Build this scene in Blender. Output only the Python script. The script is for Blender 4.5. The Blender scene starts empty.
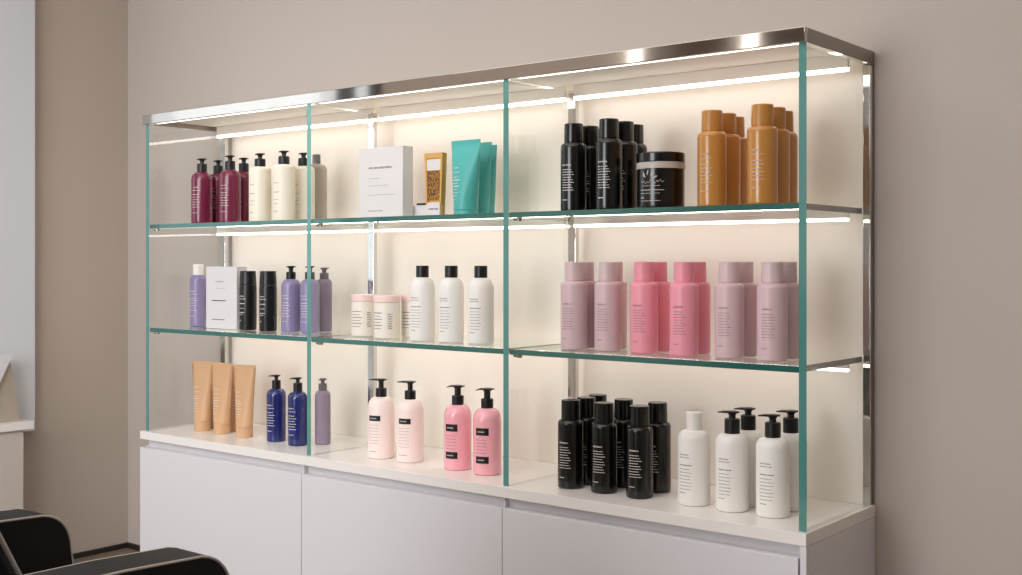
import bpy, bmesh, math, random
from mathutils import Vector, Matrix
scene = bpy.context.scene
COL = scene.collection
PI = math.pi

# ------------------------------------------------------------------ materials
def srgb(c):
    return tuple(((x/255)/12.92 if x/255 <= .04045 else (((x/255)+.055)/1.055)**2.4) for x in c) + (1,)

def pbr(name, rgb, rough=.4, metal=0., coat=0., emit=None, estr=0., noise=0., nscale=8., bump=0., spec=.5, sss=0., stretch=None):
    m = bpy.data.materials.new(name); m.use_nodes = True
    nt = m.node_tree; b = nt.nodes['Principled BSDF']
    col = srgb(rgb)
    b.inputs['Base Color'].default_value = col
    b.inputs['Roughness'].default_value = rough
    b.inputs['Metallic'].default_value = metal
    b.inputs['Coat Weight'].default_value = coat
    b.inputs['Coat Roughness'].default_value = .08
    b.inputs['Specular IOR Level'].default_value = spec
    if sss:
        b.inputs['Subsurface Weight'].default_value = sss
        b.inputs['Subsurface Radius'].default_value = (.01, .006, .004)
    if emit:
        b.inputs['Emission Color'].default_value = emit + (1,)
        b.inputs['Emission Strength'].default_value = estr
    if noise or bump:
        tc = nt.nodes.new('ShaderNodeTexCoord')
        mp = nt.nodes.new('ShaderNodeMapping')
        if stretch: mp.inputs['Scale'].default_value = stretch
        n = nt.nodes.new('ShaderNodeTexNoise'); n.inputs['Scale'].default_value = nscale
        n.inputs['Detail'].default_value = 5
        nt.links.new(tc.outputs['Object'], mp.inputs['Vector']); nt.links.new(mp.outputs['Vector'], n.inputs['Vector'])
        if noise:
            r = nt.nodes.new('ShaderNodeMix'); r.data_type = 'RGBA'
            r.inputs[6].default_value = tuple(c*(1-noise) for c in col[:3]) + (1,)
            r.inputs[7].default_value = tuple(min(1, c*(1+noise)) for c in col[:3]) + (1,)
            nt.links.new(n.outputs['Fac'], r.inputs[0]); nt.links.new(r.outputs[2], b.inputs['Base Color'])
        if bump:
            bp = nt.nodes.new('ShaderNodeBump'); bp.inputs['Strength'].default_value = bump
            bp.inputs['Distance'].default_value = .002
            nt.links.new(n.outputs['Fac'], bp.inputs['Height']); nt.links.new(bp.outputs['Normal'], b.inputs['Normal'])
    return m

def glass_mat(name, tint, f0=.04):
    """thin architectural glass: clear transmission plus a Schlick mirror layer"""
    m = bpy.data.materials.new(name); m.use_nodes = True
    nt = m.node_tree; nt.nodes.clear()
    out = nt.nodes.new('ShaderNodeOutputMaterial'); mix = nt.nodes.new('ShaderNodeMixShader')
    tr = nt.nodes.new('ShaderNodeBsdfTransparent'); gl = nt.nodes.new('ShaderNodeBsdfGlossy')
    tr.inputs['Color'].default_value = tint + (1,)
    gl.inputs['Roughness'].default_value = .015; gl.inputs['Color'].default_value = (.95, 1, .98, 1)
    lw = nt.nodes.new('ShaderNodeLayerWeight'); lw.inputs['Blend'].default_value = .5
    pw = nt.nodes.new('ShaderNodeMath'); pw.operation = 'POWER'; pw.inputs[1].default_value = 5
    ma = nt.nodes.new('ShaderNodeMath'); ma.operation = 'MULTIPLY_ADD'
    ma.inputs[1].default_value = 1-f0; ma.inputs[2].default_value = f0
    nt.links.new(lw.outputs['Facing'], pw.inputs[0]); nt.links.new(pw.outputs[0], ma.inputs[0])
    nt.links.new(ma.outputs[0], mix.inputs[0]); nt.links.new(tr.outputs[0], mix.inputs[1])
    nt.links.new(gl.outputs[0], mix.inputs[2]); nt.links.new(mix.outputs[0], out.inputs[0])
    return m

def glass_edge(name, rgb):
    m = bpy.data.materials.new(name); m.use_nodes = True
    nt = m.node_tree; nt.nodes.clear()
    out = nt.nodes.new('ShaderNodeOutputMaterial')
    a = nt.nodes.new('ShaderNodeBsdfDiffuse'); t = nt.nodes.new('ShaderNodeBsdfTranslucent'); g = nt.nodes.new('ShaderNodeBsdfGlossy')
    a.inputs[0].default_value = srgb(rgb); t.inputs[0].default_value = srgb(rgb)
    g.inputs['Roughness'].default_value = .1; g.inputs['Color'].default_value = (.8, 1, .95, 1)
    m1 = nt.nodes.new('ShaderNodeMixShader'); m1.inputs[0].default_value = .5
    m2 = nt.nodes.new('ShaderNodeMixShader'); m2.inputs[0].default_value = .12
    nt.links.new(a.outputs[0], m1.inputs[1]); nt.links.new(t.outputs[0], m1.inputs[2])
    nt.links.new(m1.outputs[0], m2.inputs[1]); nt.links.new(g.outputs[0], m2.inputs[2]); nt.links.new(m2.outputs[0], out.inputs[0])
    return m

def led(name, strength):
    m = bpy.data.materials.new(name); m.use_nodes = True
    nt = m.node_tree; nt.nodes.clear()
    out = nt.nodes.new('ShaderNodeOutputMaterial'); e = nt.nodes.new('ShaderNodeEmission')
    e.inputs[0].default_value = (1, .915, .835, 1); e.inputs[1].default_value = strength
    nt.links.new(e.outputs[0], out.inputs[0])
    return m

def leopard(name):
    m = bpy.data.materials.new(name); m.use_nodes = True
    nt = m.node_tree; b = nt.nodes['Principled BSDF']; b.inputs['Roughness'].default_value = .35
    tc = nt.nodes.new('ShaderNodeTexCoord'); v = nt.nodes.new('ShaderNodeTexVoronoi'); v.inputs['Scale'].default_value = 260
    mp = nt.nodes.new('ShaderNodeMapping'); mp.inputs['Scale'].default_value = (1, 1, .6)
    r = nt.nodes.new('ShaderNodeValToRGB')
    r.color_ramp.elements[0].color = srgb((54, 30, 12)); r.color_ramp.elements[0].position = .30
    r.color_ramp.elements[1].color = srgb((188, 132, 58)); r.color_ramp.elements[1].position = .78
    nt.links.new(tc.outputs['Object'], mp.inputs[0]); nt.links.new(mp.outputs[0], v.inputs['Vector'])
    nt.links.new(v.outputs['Distance'], r.inputs[0]); nt.links.new(r.outputs[0], b.inputs['Base Color'])
    return m

M = dict(
    wall=pbr('wall_paint', (190, 179, 171), .75, noise=.03, nscale=1.3, bump=.05),
    wall_left=pbr('wall_paint_taupe', (186, 172, 160), .75, noise=.03, nscale=1.3, bump=.05),
    white_wall=pbr('white_wall_paint', (214, 216, 220), .6, noise=.02, nscale=3),
    ceiling=pbr('ceiling_paint', (225, 220, 214), .8, noise=.02, nscale=2),
    floor=pbr('floor_vinyl', (120, 106, 92), .45, noise=.08, nscale=5),
    baseboard=pbr('dark_baseboard', (38, 32, 29), .5, noise=.05, nscale=20),
    lacquer=pbr('white_lacquer', (222, 219, 222), .28, noise=.01, nscale=6),
    greige=pbr('greige_lacquer', (204, 194, 186), .4, noise=.01, nscale=6),
    counter=pbr('white_countertop', (240, 235, 230), .22, noise=.01, nscale=6),
    backlit=pbr('back_panel_cream', (243, 235, 224), .55, noise=.015, nscale=3, stretch=(.3, 1, 6)),
    steel=pbr('polished_steel', (190, 184, 178), .06, metal=1, noise=.04, nscale=30, stretch=(1, 1, 20)),
    chrome=pbr('chrome', (215, 213, 210), .06, metal=1, noise=.01, nscale=10),
    steel_dark=pbr('satin_steel', (150, 141, 132), .3, metal=1, noise=.05, nscale=40),
    glass=glass_mat('clear_glass', (.984, .989, .984)),
    glass_edge=glass_edge('glass_edge_teal', (96, 160, 156)),
    shelf_edge=glass_edge('glass_shelf_edge', (50, 114, 108)),
    led=led('led_strip', 7.2), led_front=led('led_strip_front', 5.0),
    leather=pbr('black_leather', (15, 12, 10), .55, noise=.15, nscale=60, bump=.15, spec=.25),
    piping=pbr('grey_piping', (168, 160, 152), .5, noise=.05, nscale=60),
    black_plastic=pbr('black_plastic', (11, 10, 9), .38, noise=.05, nscale=40),
    ink_white=pbr('white_ink', (225, 218, 212), .6, noise=.02, nscale=50),
    ink_soft=pbr('soft_white_ink', (200, 186, 178), .6, noise=.02, nscale=50),
    ink_dark=pbr('dark_ink', (70, 66, 66), .6, noise=.02, nscale=50),
    ink_grey=pbr('grey_ink', (128, 122, 122), .6, noise=.02, nscale=50),
    ink_mauve=pbr('mauve_ink', (146, 120, 127), .6, noise=.02, nscale=50),
    burgundy=pbr('burgundy_plastic', (112, 26, 58), .25, coat=.3, noise=.04, nscale=20),
    cream=pbr('cream_plastic', (238, 230, 212), .4, noise=.015, nscale=20),
    taupe=pbr('taupe_plastic', (176, 163, 148), .45, noise=.015, nscale=20),  # cream with the divider glass's dimming put in; also the board's shadow
    taupe_cap=pbr('dim_grey_cap', (98, 93, 88), .45, noise=.02, nscale=20),
    purple=pbr('lavender_plastic', (138, 128, 166), .32, coat=.2, noise=.02, nscale=20),
    mauve_dim=pbr('dusky_purple_plastic', (136, 116, 142), .45, noise=.02, nscale=20),  # purple body and its pump carry the divider glass's dimming in their colour
    mauve_cap=pbr('dusky_grey_pump', (72, 64, 66), .45, noise=.02, nscale=20),
    white_plastic=pbr('white_plastic', (240, 236, 230), .38, noise=.01, nscale=20),
    navy=pbr('navy_plastic', (28, 38, 102), .2, coat=.5, noise=.04, nscale=20),
    tan=pbr('tan_plastic', (210, 166, 124), .42, noise=.02, nscale=20),
    teal=pbr('teal_plastic', (76, 174, 168), .4, noise=.02, nscale=20),
    teal_dark=pbr('deep_teal_plastic', (44, 146, 142), .4, noise=.02, nscale=20),
    blush=pbr('blush_plastic', (252, 230, 224), .35, noise=.015, nscale=20),
    pink_gel=pbr('pink_gel', (250, 176, 186), .2, coat=.5, noise=.05, nscale=60),
    black_gloss=pbr('glossy_black_plastic', (9, 8, 7), .22, coat=.15, noise=.05, nscale=20),
    black_soft=pbr('satin_black_plastic', (12, 11, 10), .34, noise=.05, nscale=20),
    amber=pbr('amber_plastic', (188, 128, 58), .28, coat=.4, noise=.03, nscale=20),
    amber_cap=pbr('amber_cap_plastic', (182, 124, 56), .32, noise=.03, nscale=20),
    mauve=pbr('pale_mauve_plastic', (214, 184, 188), .35, noise=.02, nscale=20),
    mauve_lid=pbr('pale_mauve_cap', (216, 190, 192), .35, noise=.02, nscale=20),
    pink=pbr('rose_pink_plastic', (242, 156, 172), .35, noise=.02, nscale=20),
    pink_lid=pbr('rose_pink_cap', (240, 152, 168), .35, noise=.02, nscale=20),
    jar_cream=pbr('cream_jar_plastic', (240, 232, 220), .38, noise=.01, nscale=20),
    lid_pink=pbr('pale_pink_lid', (244, 214, 208), .4, noise=.01, nscale=20),
    card=pbr('white_card', (222, 218, 218), .55, noise=.01, nscale=30),
    gold=pbr('gold_plastic', (224, 172, 98), .3, metal=.25, noise=.04, nscale=20),
    leopard=leopard('brown_mottled_pattern'),
    grey_ring=pbr('pale_grey_band', (186, 176, 166), .4, noise=.02, nscale=30),
)

# ------------------------------------------------------------------ object helpers
def link(name, bm, mat, parent=None, smooth=True, angle=20):
    bmesh.ops.recalc_face_normals(bm, faces=bm.faces[:])
    me = bpy.data.meshes.new(name); bm.to_mesh(me); bm.free()
    for m in (mat if isinstance(mat, (list, tuple)) else [mat]): me.materials.append(m)
    if smooth:
        for p in me.polygons: p.use_smooth = True
        me.set_sharp_from_angle(angle=math.radians(angle))
    o = bpy.data.objects.new(name, me); COL.objects.link(o)
    if parent: o.parent = parent
    return o

def tag(o, label=None, cat=None, group=None, kind=None):
    if label: o['label'] = label
    if cat: o['category'] = cat
    if group: o['group'] = group
    if kind: o['kind'] = kind
    return o

def empty(name, loc=(0, 0, 0), rz=0):
    o = bpy.data.objects.new(name, None); COL.objects.link(o)
    o.empty_display_size = .05
    o.location = loc; o.rotation_euler = (0, 0, rz)
    return o

def box(bm, x0, x1, y0, y1, z0, z1, bev=0., seg=2, mi=0):
    r = bmesh.ops.create_cube(bm, size=1, matrix=Matrix.Translation(((x0+x1)/2, (y0+y1)/2, (z0+z1)/2)) @ Matrix.Diagonal((x1-x0, y1-y0, z1-z0, 1)))
    fs = list({f for v in r['verts'] for f in v.link_faces})
    for f in fs: f.material_index = mi
    if bev:
        es = list({e for f in fs for e in f.edges})
        bmesh.ops.bevel(bm, geom=es, offset=bev, segments=seg, profile=.5, affect='EDGES')

def bx(*a, **k):
    bm = bmesh.new(); box(bm, *a, **k); return bm

def lathe(bm, prof, seg=40, cx=0, cy=0):
    rings = []
    for r, z in prof:
        if r < 1e-6: rings.append([bm.verts.new((cx, cy, z))])
        else: rings.append([bm.verts.new((cx+r*math.cos(2*PI*i/seg), cy+r*math.sin(2*PI*i/seg), z)) for i in range(seg)])
    for a, b in zip(rings, rings[1:]):
        for i in range(seg):
            j = (i+1) % seg
            if len(a) == 1 and len(b) == 1: continue
            if len(a) == 1: bm.faces.new((a[0], b[i], b[j]))
            elif len(b) == 1: bm.faces.new((a[i], b[0], a[j]))
            else: bm.faces.new((a[i], a[j], b[j], b[i]))

def lat(prof, seg=40):
    bm = bmesh.new(); lathe(bm, prof, seg); return bm

def arc(cx, cz, r, a0, a1, n=6):
    return [(cx+r*math.cos(math.radians(a0+(a1-a0)*i/n)), cz+r*math.sin(math.radians(a0+(a1-a0)*i/n))) for i in range(n+1)]

def ell(cx, cz, rx, rz, a0, a1, n=8):
    return [(cx+rx*math.cos(math.radians(a0+(a1-a0)*i/n)), cz+rz*math.sin(math.radians(a0+(a1-a0)*i/n))) for i in range(n+1)]

def tube(bm, pts, r, seg=8):
    rings = []
    pts = [Vector(p) for p in pts]
    for i, p in enumerate(pts):
        t = (pts[min(i+1, len(pts)-1)] - pts[max(i-1, 0)]).normalized()
        ref = Vector((1, 0, 0)) if abs(t.x) < .9 else Vector((0, 0, 1))
        a = t.cross(ref).normalized(); b = t.cross(a)
        rings.append([bm.verts.new(p + a*r*math.cos(2*PI*k/seg) + b*r*math.sin(2*PI*k/seg)) for k in range(seg)])
    for a, b in zip(rings, rings[1:]):
        for k in range(seg):
            bm.faces.new((a[k], a[(k+1) % seg], b[(k+1) % seg], b[k]))
    bm.faces.new(rings[0]); bm.faces.new(rings[-1][::-1])

# printed lines: rows of small word-shaped marks laid on a surface; map(s, z) gives the point
def marks(mapf, rows, left, seed=1):
    """rows: (z, width, height, style)  style 'head' letters, 'text' words, 'rule' one line"""
    rnd = random.Random(seed); bm = bmesh.new()
    def quad(s0, s1, z0, z1):
        n = max(1, int((s1-s0)/.004)); prev = None
        for i in range(n+1):
            s = s0+(s1-s0)*i/n
            cur = (bm.verts.new(mapf(s, z0)), bm.verts.new(mapf(s, z1)))
            if prev: bm.faces.new((prev[0], cur[0], cur[1], prev[1]))
            prev = cur
    for z, w, h, style in rows:
        s = left
        if style == 'rule': quad(left, left+w, z, z+h)
        elif style == 'head':
            cw = h*.72
            while s + cw <= left+w:
                k = rnd.randint(0, 4); t = h*.2
                quad(s, s+t, z, z+h*(1 if k < 2 else .75))
                if k != 3: quad(s+cw*.5, s+cw*.5+t, z, z+h*.75)
                if k in (0, 2): quad(s, s+cw*.6, z, z+t*.8)
                if k in (1, 2, 4): quad(s, s+cw*.6, z+h*.6, z+h*.6+t*.8)
                s += cw
        else:
            while s < left+w:
                L = min(rnd.uniform(.0025, .0075), left+w-s)
                if L > .0008: quad(s, s+L, z, z+h)
                s += L + .0012
    return bm

def cyl_map(r, yaw, off=.0004):
    return lambda s, z: ((r+off)*math.sin(yaw+s/r), -(r+off)*math.cos(yaw+s/r), z)

def patch(r, yaw, s0, s1, z0, z1, off=.0003):
    bm = bmesh.new(); f = cyl_map(r, yaw, off); n = 10; prev = None
    for i in range(n+1):
        s = s0+(s1-s0)*i/n
        cur = (bm.verts.new(f(s, z0)), bm.verts.new(f(s, z1)))
        if prev: bm.faces.new((prev[0], cur[0], cur[1], prev[1]))
        prev = cur
    return bm

def text_rows(h, style):
    """layouts, z as a fraction of the body height h"""
    if style == 'dense':
        return [(.66*h, .026, .0042, 'head')] + [(.60*h-i*.0062, .025+.006*((i*7) % 3)/2, .0014, 'text') for i in range(9)] + [(.16*h, .014, .0018, 'text')]
    if style == 'stack':
        return [(.68*h, .022, .0042, 'head'), (.63*h, .026, .0012, 'rule')] + [(.55*h-i*.008, .024+.004*(i % 2), .0017, 'text') for i in range(6)] + [(.2*h, .02, .0017, 'text')]
    if style == 'sparse':
        return [(.66*h, .022, .0022, 'head'), (.5*h, .022, .0012, 'rule'), (.37*h, .02, .001, 'text'), (.3*h, .018, .001, 'text'), (.16*h, .016, .0024, 'head')]
    if style == 'white':
        return [(.68*h, .025, .0020, 'text'), (.645*h, .028, .0016, 'text'), (.54*h, .032, .0024, 'text')] + [(.49*h-i*.0075, .028+.004*((i*5) % 3)/2, .0013, 'text') for i in range(7)] + [(.17*h, .016, .0018, 'text')]
    return []

def copy_tree(o, parent=None):
    c = o.copy(); COL.objects.link(c)
    if parent: c.parent = parent
    for ch in [x for x in list(COL.objects) if x.parent == o]:
        copy_tree(ch, c)
    return c

# ------------------------------------------------------------------ products
def pump_parts(root, r_col, zb, zc, zt, mat, yaw, reach, head_r=.0075, drop=.0):
    """collar zb..zc, stem, actuator head with a nozzle up to zt"""
    obj = link('collar', lat([(0, zb-.003), (r_col, zb-.003), (r_col, zb), (r_col, zc-.003)] + arc(r_col-.003, zc-.003, .003, 0, 90, 3) + [(0, zc)]), mat, root)
    bm = bmesh.new()
    hh = min(.009, (zt-zc)*.6)
    lathe(bm, [(0, zc-.001), (head_r*.72, zc-.001), (head_r*.72, zt-hh), (head_r*1.05, zt-hh*.55), (head_r*1.2, zt-.0018), (head_r*.95, zt), (0, zt)], 24)
    # nozzle: tapered flat spout pointing outwards at yaw
    d = Vector((math.sin(yaw), -math.cos(yaw), 0)); p = Vector((d.y, -d.x, 0))
    secs = []
    for t, w, z0, z1 in ((-head_r*1.5, .006, zt-hh*.42, zt-.0008), (0, .0078, zt-hh*.62, zt), (reach*.6, .006, zt-hh*.55, zt-.0006), (reach, .0045, zt-hh*.55-drop, zt-.003-drop)):
        secs.append([bm.verts.new(d*t + p*a*w + Vector((0, 0, z))) for a, z in ((-1, z0), (1, z0), (1, z1), (-1, z1))])
    for a, b in zip(secs, secs[1:]):
        for k in range(4): bm.faces.new((a[k], a[(k+1) % 4], b[(k+1) % 4], b[k]))
    bm.faces.new(secs[0]); bm.faces.new(secs[-1][::-1])
    link('pump_head', bm, mat, root)
    return obj

def round_body(r, hb, r_neck, sh_r, sh_h):
    """cylindrical body with an elliptical shoulder"""
    return [(0, 0), (r-.004, 0)] + arc(r-.004, .004, .004, -90, 0, 4) + [(r, .02), (r, hb*.4)] + ell(r-sh_r, hb-sh_h, sh_r, sh_h, 0, 90, 9) + [(r_neck, hb), (r_neck, hb+.002), (0, hb+.002)]

def pump_bottle(r, hb, zc, zt, r_col, bmat, pmat, ink, style, yaw, sh_r, sh_h, reach, pyaw, seed, head_r=.0075, drop=0., bands=None, left=-.017, labels=True):
    root = empty('pump_bottle')
    link('body', lat(round_body(r, hb, r_col*.9, sh_r, sh_h), 48), bmat, root)
    pump_parts(root, r_col, hb+.002, zc, zt, pmat, pyaw, reach, head_r, drop)
    if style:
        rows = text_rows(hb, style)
        link('printed_text', marks(cyl_map(r, yaw), rows, left, seed), ink, root, smooth=False)
    if bands:
        for z0, z1 in bands:
            b = link('label_band', patch(r, yaw, left, left+.037, z0, z1), M['black_plastic'], root)
            link('printed_text', marks(cyl_map(r, yaw, .0007), [((z0+z1)/2-.0016, .020, .0034, 'head')], left+.006, seed+3), M['ink_white'], b, smooth=False)
        z0 = bands[0][0]
        rows = [(z0-.012-i*.0085, .032, .0009, 'text') for i in range(7)]
        if len(bands) == 1: rows.append((z0-.086, .026, .0016, 'text'))
        else: rows = rows[:5]
        link('printed_text', marks(cyl_map(r, yaw), rows, left, seed), ink, root, smooth=False)
    return root

def capped_bottle(r, hb, zt, r_cap, bmat, cmat, ink, style, yaw, sh_r, sh_h, seed, left=-.017, cap_bev=.002, taper=.0):
    root = empty('capped_bottle')
    link('body', lat(round_body(r, hb, r_cap*.95, sh_r, sh_h), 48), bmat, root)
    zb = hb+.0015
    link('cap', lat([(0, zb), (r_cap-.0006, zb), (r_cap, zb+.001), (r_cap-taper, zt-cap_bev)] + arc(r_cap-taper-cap_bev, zt-cap_bev, cap_bev, 0, 90, 3) + [(r_cap-.005, zt-.0004), (0, zt-.0006)], 40), cmat, root)
    if style:
        link('printed_text', marks(cyl_map(r, yaw), text_rows(hb, style), left, seed), ink, root, smooth=False)
    return root

def tube_bottle(w, h, r, bmat, cmat, ink, yaw, seed, name='squeeze_tube', ch=.0312):
    """tube standing on its round cap, flattening to a crimped end at the top"""
    root = empty(name)
    link('cap', lat([(0, 0), (r-.001, 0), (r, .001), (r, ch-.0012), (r-.001, ch), (0, ch)], 40), cmat, root)
    bm = bmesh.new(); seg = 44; rings = []
    zs = [ch+.0001, ch+.0028] if ch > .02 else [ch+.0001, ch+.0028, .025, .034] + [.04+(h-.052)*i/12 for i in range(13)]
    for z in zs + [h-.008, h-.0078, h]:
        t = max(0, min(1, (z-.034)/(h-.042)))
        a = r*1.02*(1-t) + w/2*t
        b = max(.0011, r*1.02*(1-t**1.6)) if z < h-.009 else .0012
        if z <= ch+.0002: a = b = r*.97
        e = 2/(2+.6*t)
        ring = []
        for k in range(seg):
            th = 2*PI*k/seg; c, s = math.cos(th), math.sin(th)
            ring.append(bm.verts.new((a*math.copysign(abs(c)**e, c), b*math.copysign(abs(s)**e, s), z)))
        rings.append(ring)
    for p, q in zip(rings, rings[1:]):
        for k in range(seg): bm.faces.new((p[k], p[(k+1) % seg], q[(k+1) % seg], q[k]))
    bm.faces.new(rings[-1]); bm.faces.new(rings[0][::-1])
    link('body', bm, bmat, root)
    def tmap(s, z):
        t = max(0, min(1, (z-.034)/(h-.042)))
        a = r*1.02*(1-t)+w/2*t; b = max(.0011, r*1.02*(1-t**1.6)); e = 2/(2+.6*t)
        q = max(-.99, min(.99, s/a)); c = abs(q)**(1/e); sn = math.sqrt(max(0, 1-c*c))
        return (s, -b*sn**e-.0006, z)
    rows = [(h*.62, .02, .004, 'head'), (h*.565, .024, .0012, 'text')] + [(h*.50-i*.0082, .021+.004*(i % 2), .0024 if i in (1, 3) else .0014, 'text') for i in range(7)] + [(h*.2, .011, .0024, 'text')]
    link('printed_text', marks(tmap, rows, -r*.8, seed), ink, root, smooth=False)
    root.rotation_euler.z = yaw
    return root

def lidded_jar(r, h, lid_h, bmat, lmat, ink, yaw, seed, ring=None):
    root = empty('cosmetic_jar')
    hb = h-lid_h
    link('body', lat([(0, 0), (r-.005, 0)] + arc(r-.005, .005, .005, -90, 0, 4) + [(r, hb*.5), (r, hb-.001), (r-.001, hb), (0, hb)], 56), bmat, root)
    link('lid', lat([(0, hb+.0005), (r+.0006, hb+.0005), (r+.0012, hb+.002), (r+.0012, h-.003)] + arc(r-.0018, h-.003, .003, 0, 90, 4) + [(0, h)], 56), lmat, root)
    if ring:
        link('neck_band', lat([(r+.0002, hb-.015), (r+.0012, hb-.0145), (r+.0012, hb-.0005), (r+.0002, hb)], 56), ring, root)
    return root

FZ = -.016          # floor level
S1, S2, S3 = 1.2022, .8672, .5302
GROUP = {}
def put(proto, items, group, cat, z):
    """items: (x, y, yaw, label); the first is the prototype itself, the rest copies"""
    out = []
    for i, (x, y, yaw, label) in enumerate(items):
        out.append(proto if i == 0 else copy_tree(proto))
    base = proto.rotation_euler.z
    for o, (x, y, yaw, label) in zip(out, items):
        o.location = (x, y, z); o.rotation_euler = (0, 0, base+yaw)
        tag(o, label, cat, group)
    return out

R = math.radians
# ---- left bay, top shelf
put(pump_bottle(.0335, .167, .193, .2105, .0158, M['burgundy'], M['black_plastic'], M['ink_soft'], 'stack', R(20), .024, .024, .016, R(-55), 11, head_r=.0092, left=-.016), [
    (.183, .080, 0, 'burgundy pump bottle at the far left front of the top shelf'),
    (.168, .155, 0, 'burgundy pump bottle directly behind the leftmost burgundy bottle'),
    (.339, .070, R(4), 'second front burgundy pump bottle, just left of the cream bottles'),
    (.305, .150, 0, 'burgundy pump bottle half hidden between the burgundy and cream front rows')],
    'burgundy pump bottles on the top shelf', 'bottle', S1)
put(pump_bottle(.0335, .167, .192, .2085, .0165, M['cream'], M['black_plastic'], M['ink_dark'], 'sparse', R(16), .012, .012, .015, R(-55), 12, head_r=.0092, left=-.018), [
    (.484, .070, 0, 'cream pump bottle next to the burgundy bottles on the top shelf'),
    (.606, .060, R(4), 'cream pump bottle in front, nearest the first glass divider'),
    (.602, .140, 0, 'cream pump bottle behind the front one, cut by the divider edge')],
    'cream pump bottles on the top shelf', 'bottle', S1)
put(capped_bottle(.0325, .181, .211, .0125, M['taupe'], M['taupe_cap'], M['ink_grey'], None, R(16), .020, .018, 13), [
    (.568, .222, 0, 'greyish beige bottle with square grey cap seen through the first glass divider')], None, 'bottle', S1)
# ---- left bay, middle shelf
put(capped_bottle(.0277, .168, .206, .0175, M['purple'], M['white_plastic'], M['ink_white'], 'stack', R(20), .0105, .016, 14, left=-.016), [
    (.066, .152, 0, 'lavender bottle with a white cap left of the white box')], None, 'bottle', S2)
def tapered_bottle():
    root = empty('tapered_bottle')
    link('body', lat([(0, 0), (.0235, 0)] + arc(.0235, .003, .003, -90, 0, 4) + [(.0268, .06), (.0268, .13), (.0262, .140), (.0255, .1415), (0, .1415)], 48), M['black_soft'], root)
    link('cap', lat([(0, .142), (.0258, .142), (.0262, .143), (.0245, .182)] + arc(.0225, .183, .002, 0, 90, 3) + [(0, .1845)], 48), M['black_soft'], root)
    rows = [(.105, .020, .0032, 'head'), (.097, .022, .0016, 'text'), (.082, .021, .0024, 'text'), (.068, .018, .0016, 'text'), (.054, .02, .0024, 'text'), (.048, .014, .0016, 'text'), (.028, .009, .005, 'head')]
    link('printed_text', marks(cyl_map(.0268, R(16)), rows, -.015, 15), M['ink_white'], root, smooth=False)
    return root
put(tapered_bottle(), [
    (.370, .115, 0, 'black tapered bottle beside the white box, left one of the two'),
    (.467, .115, R(3), 'black tapered bottle nearer the lavender pump, right one of the two')], 'black tapered bottles', 'bottle', S2)
put(pump_bottle(.0290, .161, .183, .201, .0145, M['purple'], M['black_plastic'], M['ink_white'], 'stack', R(18), .017, .022, .014, R(-55), 16, head_r=.0092, left=-.016), [
    (.556, .130, 0, 'lavender pump bottle in full view right of the black tapered bottles'),
    (.636, .135, 0, 'lavender pump bottle cut in two by the edge of the first divider')],
    'lavender pump bottles on the middle shelf', 'bottle', S2)
put(pump_bottle(.0240, .161, .180, .196, .0135, M['mauve_dim'], M['mauve_cap'], M['ink_grey'], None, 0, .012, .016, .012, R(-55), 17, head_r=.009), [
    (.622, .205, 0, 'dusky lavender pump bottle seen through the first divider on the middle shelf')], None, 'bottle', S2)
# ---- left bay, counter
put(tube_bottle(.087, .226, .0262, M['tan'], M['tan'], M['ink_white'], R(14), 18), [
    (.131, .120, 0, 'tan squeeze tube standing on its cap, leftmost of the front three'),
    (.233, .120, 0, 'tan squeeze tube in the middle of the front three'),
    (.352, .116, 0, 'tan squeeze tube nearest the navy bottles'),
    (.118, .186, 0, 'tan squeeze tube mostly hidden behind the first and second front tubes'),
    (.228, .188, 0, 'tan squeeze tube mostly hidden behind the second and third front tubes')],
    'tan squeeze tubes on the counter', 'tube', S3)
for o in [o for o in COL.objects if o.get('label', '').startswith('tan squeeze tube mostly')]: o.scale = (.92, .92, .94)
put(pump_bottle(.0296, .162, .187, .203, .0135, M['navy'], M['black_plastic'], M['ink_white'], 'stack', R(16), .020, .022, .024, R(-50), 19, left=-.016), [
    (.494, .125, 0, 'navy blue pump bottle beside the tan tubes'),
    (.608, .112, 0, 'navy blue pump bottle touching the first glass divider in view')], 'navy pump bottles on the counter', 'bottle', S3)
put(pump_bottle(.0235, .162, .183, .198, .0125, M['mauve_dim'], M['mauve_cap'], M['ink_grey'], None, 0, .013, .018, .012, R(-50), 20), [
    (.652, .172, 0, 'dusky purple pump bottle on the counter seen through the first divider')], None, 'bottle', S3)
# ---- middle bay, top shelf
tp = put(tube_bottle(.098, .197, .032, M['teal'], M['teal'], M['ink_white'], R(2), 21, ch=.012), [
    (1.300, .085, 0, 'bright teal squeeze tube in front on the top shelf'),
    (1.276, .160, 0, 'teal squeeze tube directly behind the front teal tube'),
    (1.238, .228, 0, 'teal squeeze tube at the back of the row of three')], 'teal squeeze tubes on the top shelf', 'tube', S1)
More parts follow.
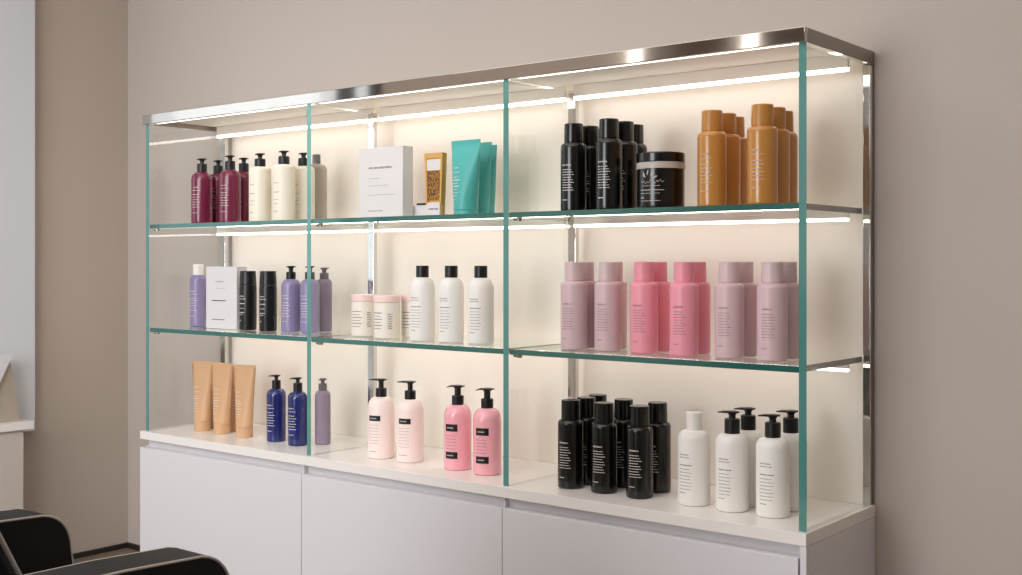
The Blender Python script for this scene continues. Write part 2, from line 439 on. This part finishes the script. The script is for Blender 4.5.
# ---- middle bay, middle shelf
jr = lidded_jar(.0372, .1195, .019, M['jar_cream'], M['lid_pink'], None, 0, 22)
link('printed_text', marks(cyl_map(.0372, R(14)), [(.070-i*.0085, .032-.004*(i % 2), .0018 if i % 2 else .0026, 'text') for i in range(6)] , -.026, 22), M['ink_grey'], jr, smooth=False)
link('side_print', marks(cyl_map(.0372, R(52)), [(.028+i*.0065, .014, .0032, 'head') for i in range(7)], -.003, 24), M['ink_dark'], jr, smooth=False)
put(jr, [
    (.868, .136, R(10), 'cream jar with pale pink lid, left one beside the first divider'),
    (.992, .104, 0, 'cream jar with pale pink lid in front, beside the white bottles'),
    (1.020, .186, 0, 'cream jar with pale pink lid tucked behind the front jar')], 'cream jars with pink lids', 'jar', S2)
put(capped_bottle(.0342, .170, .203, .0172, M['white_plastic'], M['black_plastic'], M['ink_grey'], 'white', R(14), .0175, .030, 25, left=-.019, cap_bev=.001), [
    (1.142, .088, 0, 'white bottle with square black cap next to the jars'),
    (1.239, .096, 0, 'white bottle with square black cap, middle of three'),
    (1.337, .102, R(3), 'white bottle with square black cap nearest the second divider')], 'white bottles with black caps', 'bottle', S2)
# ---- middle bay, counter
put(pump_bottle(.0378, .171, .195, .221, .0155, M['blush'], M['black_plastic'], M['ink_grey'], None, R(14), .022, .032, .038, R(-75), 26, head_r=.0098, bands=[(.106, .121)], left=-.019), [
    (.960, .113, 0, 'blush white pump bottle with one black label band, left of the pair'),
    (1.067, .119, R(4), 'blush white pump bottle with one black label band, next to the pink gel bottles')], 'blush pump bottles on the counter', 'bottle', S3)
put(pump_bottle(.0368, .171, .195, .222, .0160, M['pink_gel'], M['black_plastic'], M['ink_dark'], None, R(12), .022, .032, .031, R(-75), 27, head_r=.0118, drop=.003, bands=[(.103, .122), (.031, .049)], left=-.019), [
    (1.248, .112, 0, 'pink gel pump bottle with two black label bands, left of the pair'),
    (1.356, .105, R(6), 'pink gel pump bottle with two black label bands, touching the second divider in view')], 'pink gel pump bottles', 'bottle', S3)
# ---- right bay
def can(body, cap, ink, seed, style='dense', r=.0318, hb=.1665, zt=.2135, rc=.0236):
    return capped_bottle(r, hb, zt, rc, M[body], M[cap], M[ink], style, R(14), .0085, .012, seed, left=-.019, taper=.0006)
put(can('black_gloss', 'black_gloss', 'ink_white', 31), [
    (1.647, .085, 0, 'glossy black bottle at the left front of the top shelf'),
    (1.646, .153, 0, 'glossy black bottle behind the left front one on the top shelf'),
    (1.632, .228, 0, 'glossy black bottle at the back left, only its cap edge showing on the top shelf'),
    (1.767, .060, R(3), 'glossy black bottle standing closest to the black jar, in front'),
    (1.765, .128, 0, 'glossy black bottle just behind the front one beside the black jar'),
    (1.748, .198, 0, 'glossy black bottle farthest back, showing above the black jar edge')], 'black bottles on the top shelf', 'bottle', S1)
bj = lidded_jar(.0545, .1275, .0225, M['black_gloss'], M['black_gloss'], None, 0, 32, ring=M['grey_ring'])
def leaf_marks():
    bm = bmesh.new(); f = cyl_map(.0545, R(12), .0006)
    for cx, cz, a, L in ((-.020, .072, 115, .016), (-.014, .074, 80, .018), (-.006, .073, 50, .015), (-.017, .070, 150, .012), (.001, .068, 30, .012)):
        n = 6; pts = []
        for sgn in (1, -1):
            for i in range(n+1):
                t = i/n if sgn == 1 else 1-i/n
                wv = sgn*.0016*math.sin(PI*t)
                c, s = math.cos(R(a)), math.sin(R(a))
                pts.append((cx+c*L*t-s*wv, cz+s*L*t*.8+c*wv))
        q = []
        for p in pts:
            if not q or (abs(p[0]-q[-1][0])+abs(p[1]-q[-1][1])) > 1e-6: q.append(p)
        if abs(q[0][0]-q[-1][0])+abs(q[0][1]-q[-1][1]) < 1e-6: q.pop()
        bm.faces.new([bm.verts.new(f(*p)) for p in q])
    # a flowing script-like line
    prev = None
    for i in range(70):
        t = i/69; s = -.032+.058*t; z = .058+.0022*math.sin(t*46)+.0016*math.sin(t*17)+.002*t
        cur = (bm.verts.new(f(s, z)), bm.verts.new(f(s, z+.0012)))
        if prev: bm.faces.new((prev[0], cur[0], cur[1], prev[1]))
        prev = cur
    return bm
link('printed_emblem', leaf_marks(), M['ink_soft'], bj, smooth=False)
link('printed_text', marks(cyl_map(.0545, R(12)), [(.050, .050, .0010, 'text'), (.040, .058, .0016, 'text'), (.033, .048, .0010, 'text'), (.022, .012, .0036, 'head'), (.016, .05, .0010, 'text')], -.032, 33), M['ink_soft'], bj, smooth=False)
tag(bj, 'wide black jar with a pale band under its lid and white leaf print', 'jar'); bj.location = (1.893, .085, S1)
put(can('amber', 'amber_cap', 'ink_soft', 34, 'stack', r=.0325), [
    (2.030, .078, 0, 'amber bottle in front, left column beside the black jar'),
    (2.028, .146, 0, 'amber bottle second in the left column of amber bottles'),
    (2.012, .216, 0, 'amber bottle at the back of the left column of amber bottles'),
    (2.164, .055, R(3), 'amber bottle in front, right column beside the end glass'),
    (2.160, .122, 0, 'amber bottle second in the right column of amber bottles'),
    (2.146, .190, 0, 'amber bottle at the back of the right column of amber bottles')], 'amber bottles on the top shelf', 'bottle', S1)
mv = put(can('mauve', 'mauve_lid', 'ink_mauve', 35, r=.0328), [
    (1.643, .092, 0, 'pale mauve bottle at the left front of the middle shelf'),
    (1.626, .162, 0, 'pale mauve bottle behind the leftmost mauve bottle'),
    (1.734, .105, R(2), 'pale mauve bottle beside the rose pink bottles, second from left in front'),
    (1.702, .176, 0, 'pale mauve bottle behind the second front mauve bottle'),
    (2.061, .100, 0, 'pale mauve bottle right after the rose pink bottles, in front'),
    (2.058, .170, 0, 'pale mauve bottle behind the third front mauve bottle'),
    (2.167, .095, R(3), 'pale mauve bottle in front, nearest the right glass end'),
    (2.164, .170, 0, 'pale mauve bottle behind the one nearest the right glass end')], 'pale mauve bottles on the middle shelf', 'bottle', S2)
put(can('pink', 'pink_lid', 'ink_mauve', 36, r=.0328), [
    (1.836, .104, 0, 'rose pink bottle in front, left of the two'),
    (1.828, .176, 0, 'rose pink bottle behind the left front pink bottle'),
    (1.953, .088, R(2), 'rose pink bottle in front, right of the two'),
    (1.944, .158, 0, 'rose pink bottle behind the right front pink bottle')], 'rose pink bottles on the middle shelf', 'bottle', S2)
put(can('black_gloss', 'black_gloss', 'ink_white', 37), [
    (1.633, .092, 0, 'glossy black bottle on the counter, leftmost of the front three'),
    (1.633, .158, 0, 'glossy black bottle on the counter behind the leftmost front one'),
    (1.622, .224, 0, 'glossy black bottle on the counter at the very back left'),
    (1.730, .094, R(2), 'glossy black bottle on the counter, middle of the front three'),
    (1.728, .182, 0, 'glossy black bottle on the counter behind the middle front one'),
    (1.829, .096, R(4), 'glossy black bottle on the counter nearest the white bottles, in front'),
    (1.826, .180, 0, 'glossy black bottle on the counter behind the right front one')], 'black bottles on the counter', 'bottle', S3)
put(capped_bottle(.0368, .168, .209, .0180, M['white_plastic'], M['white_plastic'], M['ink_grey'], 'white', R(6), .018, .020, 38, left=-.022, cap_bev=.003), [
    (1.967, .108, 0, 'white bottle with a plain white cap next to the black bottles')], None, 'bottle', S3)
put(pump_bottle(.0362, .170, .203, .2195, .0170, M['white_plastic'], M['black_plastic'], M['ink_grey'], 'white', R(6), .018, .022, .032, R(-70), 39, head_r=.0105, left=-.020), [
    (2.066, .104, 0, 'white pump bottle in front beside the white capped bottle'),
    (2.067, .178, 0, 'white pump bottle behind the left front white pump bottle'),
    (2.163, .106, R(4), 'white pump bottle in front at the right end of the counter'),
    (2.163, .195, 0, 'white pump bottle at the back, hidden partly by the corner glass')], 'white pump bottles on the counter', 'bottle', S3)

# ---- boxes
def flat_map(y):
    return lambda s, z: (s, y-.0004, z)
b1 = empty('product_box', (.969, .100, S1))
link('carton', bx(-.087, .087, 0, .042, 0, .200, bev=.0012), M['card'], b1)
link('printed_text', marks(flat_map(0), [(.140, .094, .0062, 'head'), (.112, .045, .0009, 'text'), (.092, .080, .0009, 'text'), (.066, .105, .0010, 'text'), (.020, .062, .0036, 'head')], -.048, 41), M['ink_grey'], b1, smooth=False)
tag(b1, 'tall white carton with grey print, left on the middle top shelf', 'box')
b2 = empty('product_box', (.255, .100, S2))
link('carton', bx(-.078, .078, 0, .040, 0, .198, bev=.0012), M['card'], b2)
link('printed_text', marks(flat_map(0), [(.148, .045, .0050, 'head'), (.128, .05, .0016, 'text')], -.028, 42), M['grey_ring'], b2, smooth=False)
link('printed_rule', marks(flat_map(0), [(.088, .072, .0030, 'rule'), (.028, .066, .0022, 'rule')], -.048, 43), M['ink_dark'], b2, smooth=False)
tag(b2, 'white carton with two dark rules on the middle shelf', 'box')
b3 = empty('small_box', (1.090, .152, S1))
link('carton', bx(-.055, .010, 0, .06, 0, .036, bev=.001), M['card'], b3)
link('lid', bx(-.030, .011, -.001, .061, .0362, .0415, bev=.001), M['black_plastic'], b3)
tag(b3, 'low white box with dark lid behind the tall white carton', 'box')
g = empty('gold_package', (1.198, .070, S1))
def tap(bm, x0b, x1b, x0t, x1t, y0, y1, z0, z1):
    vs = [bm.verts.new(p) for p in ((x0b, y0, z0), (x1b, y0, z0), (x1b, y1, z0), (x0b, y1, z0), (x0t, y0, z1), (x1t, y0, z1), (x1t, y1, z1), (x0t, y1, z1))]
    for f in ((0, 1, 2, 3), (4, 5, 6, 7), (0, 1, 5, 4), (1, 2, 6, 5), (2, 3, 7, 6), (3, 0, 4, 7)): bm.faces.new([vs[i] for i in f])
bm = bmesh.new(); tap(bm, -.027, .025, -.033, .033, .0055, .020, 0, .168)
bmesh.ops.bevel(bm, geom=bm.edges[:], offset=.002, segments=2, affect='EDGES')
link('shell', bm, M['gold'], g)
bm = bmesh.new()
tap(bm, -.027, -.022, -.033, -.026, 0, .006, .03, .168); tap(bm, .022, .027, .026, .033, 0, .006, .03, .168); tap(bm, -.0255, .0255, -.026, .026, 0, .006, .154, .168)
link('frame', bm, M['gold'], g)
link('white_window', bx(-.0255, .0255, .002, .006, .122, .152), M['card'], g)
link('patterned_panel', bx(-.0235, .0235, .002, .006, .043, .121), M['leopard'], g)
lp = link('base_label', bx(-.0225, .0225, .0005, .006, .001, .036), M['card'], g)
link('printed_text', marks(flat_map(.0005), [(.017, .036, .005, 'head')], -.018, 44), M['ink_dark'], lp, smooth=False)
tag(g, 'gold framed package with mottled brown panel on the middle top shelf', 'package')

# ------------------------------------------------------------------ display case
W, D = 2.28, .353
ZC, ZT = .53, 1.527
case = empty('display_case', (0, 0, ZC))
tag(case, 'wall-length lit glass display case with steel top frame on the white counter', 'display case')
def cp(name, bm, mat, **k):
    bmesh.ops.translate(bm, verts=bm.verts[:], vec=(0, 0, -ZC))
    return link(name, bm, mat, case, **k)
G, E_ = 0, 1
def glass_panel(x0, x1, y0, y1, z0, z1, axis):
    bm = bx(x0, x1, y0, y1, z0, z1)
    bmesh.ops.recalc_face_normals(bm, faces=bm.faces[:])
    for f in bm.faces: f.material_index = 1 if f.normal[1] < -.9 else (2 if axis == 2 and f.normal[0] > .9 else 0)
    return bm
DX = [-.006, .7765, 1.4955, 2.2728]
DD = [.298, .242, .274, .336]     # how far each pane reaches back     # left faces of the four upright panes
T = .017
for x, d in zip(DX, DD):
    cp('glass_divider', glass_panel(x, x+T, .0, d, ZC+.0005, ZT, 0), [M['glass'], M['glass_edge']], smooth=False)
for z in (1.2015, .8665):
    for a, b in zip(DX, DX[1:]):
        cp('glass_shelf', glass_panel(a+T+.0005, b-.0005, .003, .330, z-.013, z, 2), [M['glass'], M['shelf_edge'], M['steel_dark']], smooth=False)
        for sx in (a+T+.016, b-.016):
            bm = bmesh.new()
            for yy in (.022,):
                bmesh.ops.create_cone(bm, cap_ends=True, segments=16, radius1=.0075, radius2=.0075, depth=.008, matrix=Matrix.Translation((sx, yy, z-.0172)))
                box(bm, min(sx, sx+(-.016 if sx < (a+b)/2 else .016)), max(sx, sx+(-.016 if sx < (a+b)/2 else .016)), yy-.004, yy+.004, z-.020, z-.0145)
            if abs(sx-(a+T+.016)) < 1e-6: cp('shelf_clip', bm, M['steel_dark'])
            else: bm.free()
# steel top: front and end rails, roof plate
cp('front_rail', bx(-.012, W+.010, -.010, .004, ZT, ZT+.0305, bev=.0012), M['steel'])
cp('end_rail', bx(W-.006, W+.010, .0045, D+.004, ZT, ZT+.0305, bev=.001), M['steel_dark'])
cp('end_rail', bx(-.012, .004, .0045, D+.004, ZT, ZT+.0305, bev=.001), M['steel_dark'])
cp('roof_panel', bx(.0045, W-.0065, .0045, D+.004, ZT+.016, ZT+.028), M['backlit'])
cp('back_panel', bx(.004, W-.0085, .3365, D+.004, ZC+.0005, ZT+.015), M['backlit'])
# uprights: a bright post at the back of each pane, a flat outer trim at the right end
for x, d in list(zip(DX, DD))[:3]:
    cp('support_post', bx(x-.004, x+T+.004, d+.0005, d+.016, ZC+.0005, ZT-.002, bev=.0015), M['chrome'])
cp('support_post', bx(W-.008, W+.0085, .3365, .3445, ZC+.0005, ZT-.001, bev=.001), M['chrome'])
cp('end_trim', bx(W-.003, W+.0095, .345, D+.006, ZC+.0005, ZT-.001, bev=.001), M['steel_dark'])
# light strips
for a, b in zip(DX, DX[1:]):
    x0, x1 = a+T+.006, b-.006
    cp('light_strip', bx(x0, x1, .020, .034, ZT+.004, ZT+.0155, bev=.002), M['led_front'])
    for z0, z1, zh in ((1.5045, 1.5125, ZT+.0155), (1.1710, 1.1775, 1.1882), (.8360, .8425, .8532)):
        cp('light_strip', bx(x0, x1, .262, .273, z0, z1, bev=.002), M['led'])
        cp('strip_housing', bx(x0, x1, .263, .272, z1+.0003, zh), M['backlit'])

# ------------------------------------------------------------------ counter and base cabinet
ct = link('countertop', bx(-.022, W+.014, -.012, .356, ZC-.026, ZC, bev=.001), M['counter'])
tag(ct, 'long white countertop slab under the glass display case', 'countertop')
cab = empty('base_cabinet', (0, 0, 0))
tag(cab, 'white handleless base cabinet with three doors under the display', 'cabinet')
ZD = ZC-.026-.0005
link('carcass', bx(-.010, W, .014, .355, .06, ZD), M['lacquer'], cab)
link('plinth', bx(.0, W-.01, .05, .35, FZ, .0598), M['steel_dark'], cab)
link('end_panel', bx(W+.0005, W+.014, -.011, .3555, FZ, ZD, bev=.001), M['lacquer'], cab)
link('end_panel', bx(-.022, -.0105, .012, .3555, FZ, ZD-.024, bev=.001), M['lacquer'], cab)
link('channel_divider', bx(.761, .7655, -.001, .0135, ZD-.026, ZD), M['lacquer'], cab)
link('channel_divider', bx(1.497, 1.5015, -.001, .0135, ZD-.026, ZD), M['lacquer'], cab)
for a, b in ((-.022, .7645), (.7670, 1.500), (1.5025, W-.004)):
    link('door', bx(a, b, -.012, .0115, .062, ZD-.026, bev=.0012), M['lacquer'], cab)

# ------------------------------------------------------------------ room
def struct(name, bm, m, **k):
    return tag(link(name, bm, m, None, **k), kind='structure')
XL, XR, YF, YB, H = -.66, 5.4, -5.6, .36, 2.75
struct('floor', bx(XL-.1, XR+.1, YF-.1, YB+.1, -.08, FZ), M['floor'], smooth=False)
struct('ceiling', bx(XL-.1, XR+.1, YF-.1, YB+.1, H, H+.06), M['ceiling'], smooth=False)
struct('wall_back', bx(XL-.1, XR+.1, YB, YB+.1, FZ, H), M['wall'], smooth=False)
WY0, WY1, WZ0, WZ1 = -1.76, -.46, .95, 2.35      # daylight window in the left wall, beside the display
bm = bx(XL-.1, XL, YF, WY0, FZ, H); box(bm, XL-.1, XL, WY1, YB, FZ, H)
box(bm, XL-.1, XL, WY0, WY1, FZ, WZ0); box(bm, XL-.1, XL, WY0, WY1, WZ1, H)
struct('wall_left', bm, M['wall_left'], smooth=False)
wf = bx(XL-.06, XL-.02, WY0, WY0+.04, WZ0, WZ1); box(wf, XL-.06, XL-.02, WY1-.04, WY1, WZ0, WZ1)
box(wf, XL-.06, XL-.02, WY0+.04, WY1-.04, WZ0, WZ0+.04); box(wf, XL-.06, XL-.02, WY0+.04, WY1-.04, WZ1-.04, WZ1)
box(wf, XL-.06, XL-.02, -1.60, -1.515, WZ0+.04, WZ1-.04)
win = struct('window_1', wf, M['baseboard'], smooth=False)
link('pane', bx(XL-.043, XL-.037, WY0+.04, WY1-.04, WZ0+.04, WZ1-.04), M['glass'], win, smooth=False)
struct('wall_right', bx(XR, XR+.1, YF, YB, FZ, H), M['wall'], smooth=False)
struct('wall_front', bx(XL, XR, YF-.1, YF, FZ, H), M['wall'], smooth=False)
struct('baseboard_back', bx(XL, -.04, YB-.012, YB, FZ, FZ+.018), M['baseboard'], smooth=False)
struct('baseboard_left', bx(XL, XL+.012, -.03, YB-.012, FZ, FZ+.018), M['baseboard'], smooth=False)
struct('baseboard_right', bx(W+.04, XR, YB-.012, YB, FZ, FZ+.018), M['baseboard'], smooth=False)
struct('trim_1', bx(XL, -.62, WY1, -.042, .48, H), M['white_wall'], smooth=False)
struct('trim_2', bx(XL, -.62, WY0, WY1-.0005, .48, WZ0), M['white_wall'], smooth=False)

# shallow white counter along the left wall
lc = empty('side_counter', (-.57, -.9, 0))
def lcp(name, bm, m):
    bmesh.ops.translate(bm, verts=bm.verts[:], vec=(.57, .9, 0)); return link(name, bm, m, lc)
lcp('worktop', bx(-.6195, -.52, -1.6, -.101, .5022, .5287, bev=.001), M['counter'])
lcp('body', bx(-.6195, -.532, -1.6, -.1326, FZ, .5020, bev=.001), M['greige'])
tag(lc, 'shallow white counter with thin top along the left wall', 'counter')
# slanted pale board standing on it, against the white wall
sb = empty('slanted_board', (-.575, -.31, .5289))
def plate(x0, x1, pts):
    bm = bmesh.new()
    A = [bm.verts.new((x0, y, z)) for y, z in pts]; B = [bm.verts.new((x1, y, z)) for y, z in pts]
    n = len(pts)
    for k in range(n): bm.faces.new((A[k], A[(k+1) % n], B[(k+1) % n], B[k]))
    bm.faces.new(A[::-1]); bm.faces.new(B)
    return bm
link('board', plate(.020, .032, [(.145, .232), (-.16, .232), (-.16, 0), (.03, 0)]), M['lacquer'], sb, smooth=False)
link('prop', plate(-.030, .0195, [(.140, .226), (.128, .226), (.0, 0), (.178, 0)]), M['taupe'], sb, smooth=False)  # dark plate standing in for the board's shadow on the wall
tag(sb, 'pale slanted board with a grey prop on the side counter at the left edge', 'board')

# ------------------------------------------------------------------ salon chair
ch = empty('salon_chair', (1.53, -1.33, 0))
tag(ch, 'black leather salon armchair with grey piping in the foreground', 'armchair')
def chp(name, bm, m, parent=None, **k):
    bmesh.ops.translate(bm, verts=bm.verts[:], vec=(-1.53, 1.33, 0)); return link(name, bm, m, parent or ch, **k)
def arm_outline(off=0.):
    """side outline in (y, z), front at the larger y"""
    yf, yb, zt, zb = -1.062-off, -1.64+off, .632-off, .36+off
    r = .062-off*.5
    pts = [(yb, zb), (yf+.012, zb), (yf+.004, zt-r*1.6)]
    pts += [(yf-r+r*math.cos(R(a)), zt-.006-r+r*math.sin(R(a))) for a in range(0, 91, 12)]
    pts += [(-1.25, zt-.001), (-1.45, zt), (yb, zt-.004)]
    return pts
for x0, x1 in ((1.250, 1.340), (1.715, 1.805)):
    bm = bmesh.new(); o = arm_outline()
    A = [bm.verts.new((x0, y, z)) for y, z in o]; B = [bm.verts.new((x1, y, z)) for y, z in o]
    for k in range(len(o)): bm.faces.new((A[k], A[(k+1) % len(o)], B[(k+1) % len(o)], B[k]))
    fa, fb = bm.faces.new(A[::-1]), bm.faces.new(B)
    bmesh.ops.bevel(bm, geom=list(fa.edges)+list(fb.edges), offset=.010, segments=4, profile=.6, affect='EDGES')
    arm = chp('armrest', bm, M['leather'])
    for xs in (x0, x1):
        bm = bmesh.new(); s = 1 if xs == x1 else -1
        tube(bm, [(xs-s*.0016, y, z) for y, z in arm_outline(.0016)[1:]], .0023, 8)
        chp('piping', bm, M['piping'], arm)
bm = bx(1.3415, 1.7135, -1.60, -1.07, .36, .475, bev=.03, seg=4); chp('seat', bm, M['leather'])
# reclined backrest
bm = bx(-.19, .19, -.05, .05, 0, .56, bev=.03, seg=4)
rot = Matrix.Translation((1.52, -1.335, .48)) @ Matrix.Rotation(R(26), 4, 'X')
bmesh.ops.transform(bm, matrix=rot, verts=bm.verts[:])
back = chp('backrest', bm, M['leather'])
for xs in (-.185, .185):
    bm = bmesh.new(); tube(bm, [rot @ Vector((xs, .044, z)) for z in (.03, .2, .4, .53)], .003, 8); chp('piping', bm, M['piping'], back)
bm = bmesh.new(); lathe(bm, [(0, .30), (.12, .30), (.12, .345), (0, .345)], 24, 1.52, -1.34); lathe(bm, [(0, .03), (.035, .03), (.035, .30), (0, .30)], 24, 1.52, -1.34); chp('pedestal', bm, M['chrome'])
bm = bmesh.new(); lathe(bm, [(0, FZ), (.27, FZ), (.27, .002), (.24, .02), (.05, .035), (0, .035)], 40, 1.52, -1.34); chp('base', bm, M['chrome'])
bm = bx(1.30, 1.74, -1.58, -1.12, .345, .3598); chp('seat_frame', bm, M['steel_dark'])

# ------------------------------------------------------------------ lights
def area(name, loc, target, sx, sy, power, col):
    l = bpy.data.lights.new(name, 'AREA'); l.shape = 'RECTANGLE'; l.size = sx; l.size_y = sy
    l.energy = power; l.color = col
    o = bpy.data.objects.new(name, l); COL.objects.link(o); o.location = loc
    o.rotation_euler = (Vector(target)-Vector(loc)).to_track_quat('-Z', 'Y').to_euler()
    return o
area('window_light', (1.15, -4.7, 1.4), (1.0, 0, .75), 1.5, 1.7, 75, (.92, .96, 1))  # added cool key lamp behind the camera, kept clear of the rail's reflection
ww = area('wall_wash_light', (1.7, -2.9, 2.1), (-.35, -.25, .9), 1.0, 1.0, 6, (.93, .96, 1)); ww.data.spread = R(75)  # added lamp, spread narrowed to brighten the left wall and doors
area('ceiling_light', (1.8, -2.0, 2.70), (1.8, -2.0, 0), 3.6, 2.6, 58, (1, .97, .94))
area('wall_light', (-.61, -3.895, 2.35), (.53, -2.14, 2.03), .055, .45, .6, (1, .95, .88))  # added slim lamps, placed so the rail shows two downlight-like highlights
area('wall_light', (-.60, -5.40, 2.62), (2.1, -.6, 1.6), .07, .45, .9, (1, .95, .88))
w = bpy.data.worlds.new('world'); scene.world = w; w.use_nodes = True
w.node_tree.nodes['Background'].inputs[0].default_value = (.88, .94, 1, 1)
w.node_tree.nodes['Background'].inputs[1].default_value = 1.7

po = area('window_portal', (XL-.02, (WY0+WY1)/2, (WZ0+WZ1)/2), (2, (WY0+WY1)/2, (WZ0+WZ1)/2), 1.4, 1.4, 1, (1, 1, 1))
po.data.cycles.is_portal = True

# ------------------------------------------------------------------ camera
cam = bpy.data.cameras.new('camera'); co = bpy.data.objects.new('camera', cam); COL.objects.link(co)
co.location = (3.3091, -2.2297, 1.08)
co.rotation_euler = (R(90), 0, R(38.749))
cam.sensor_width = 36; cam.lens = 36*1170/1022
cam.shift_y = -(287.5-262)/1022
cam.clip_start = .05
scene.camera = co
scene.cycles.transparent_max_bounces = 48
scene.cycles.max_bounces = 10
scene.view_settings.view_transform = 'Standard'
scene.view_settings.look = 'None'
scene.view_settings.exposure = 0
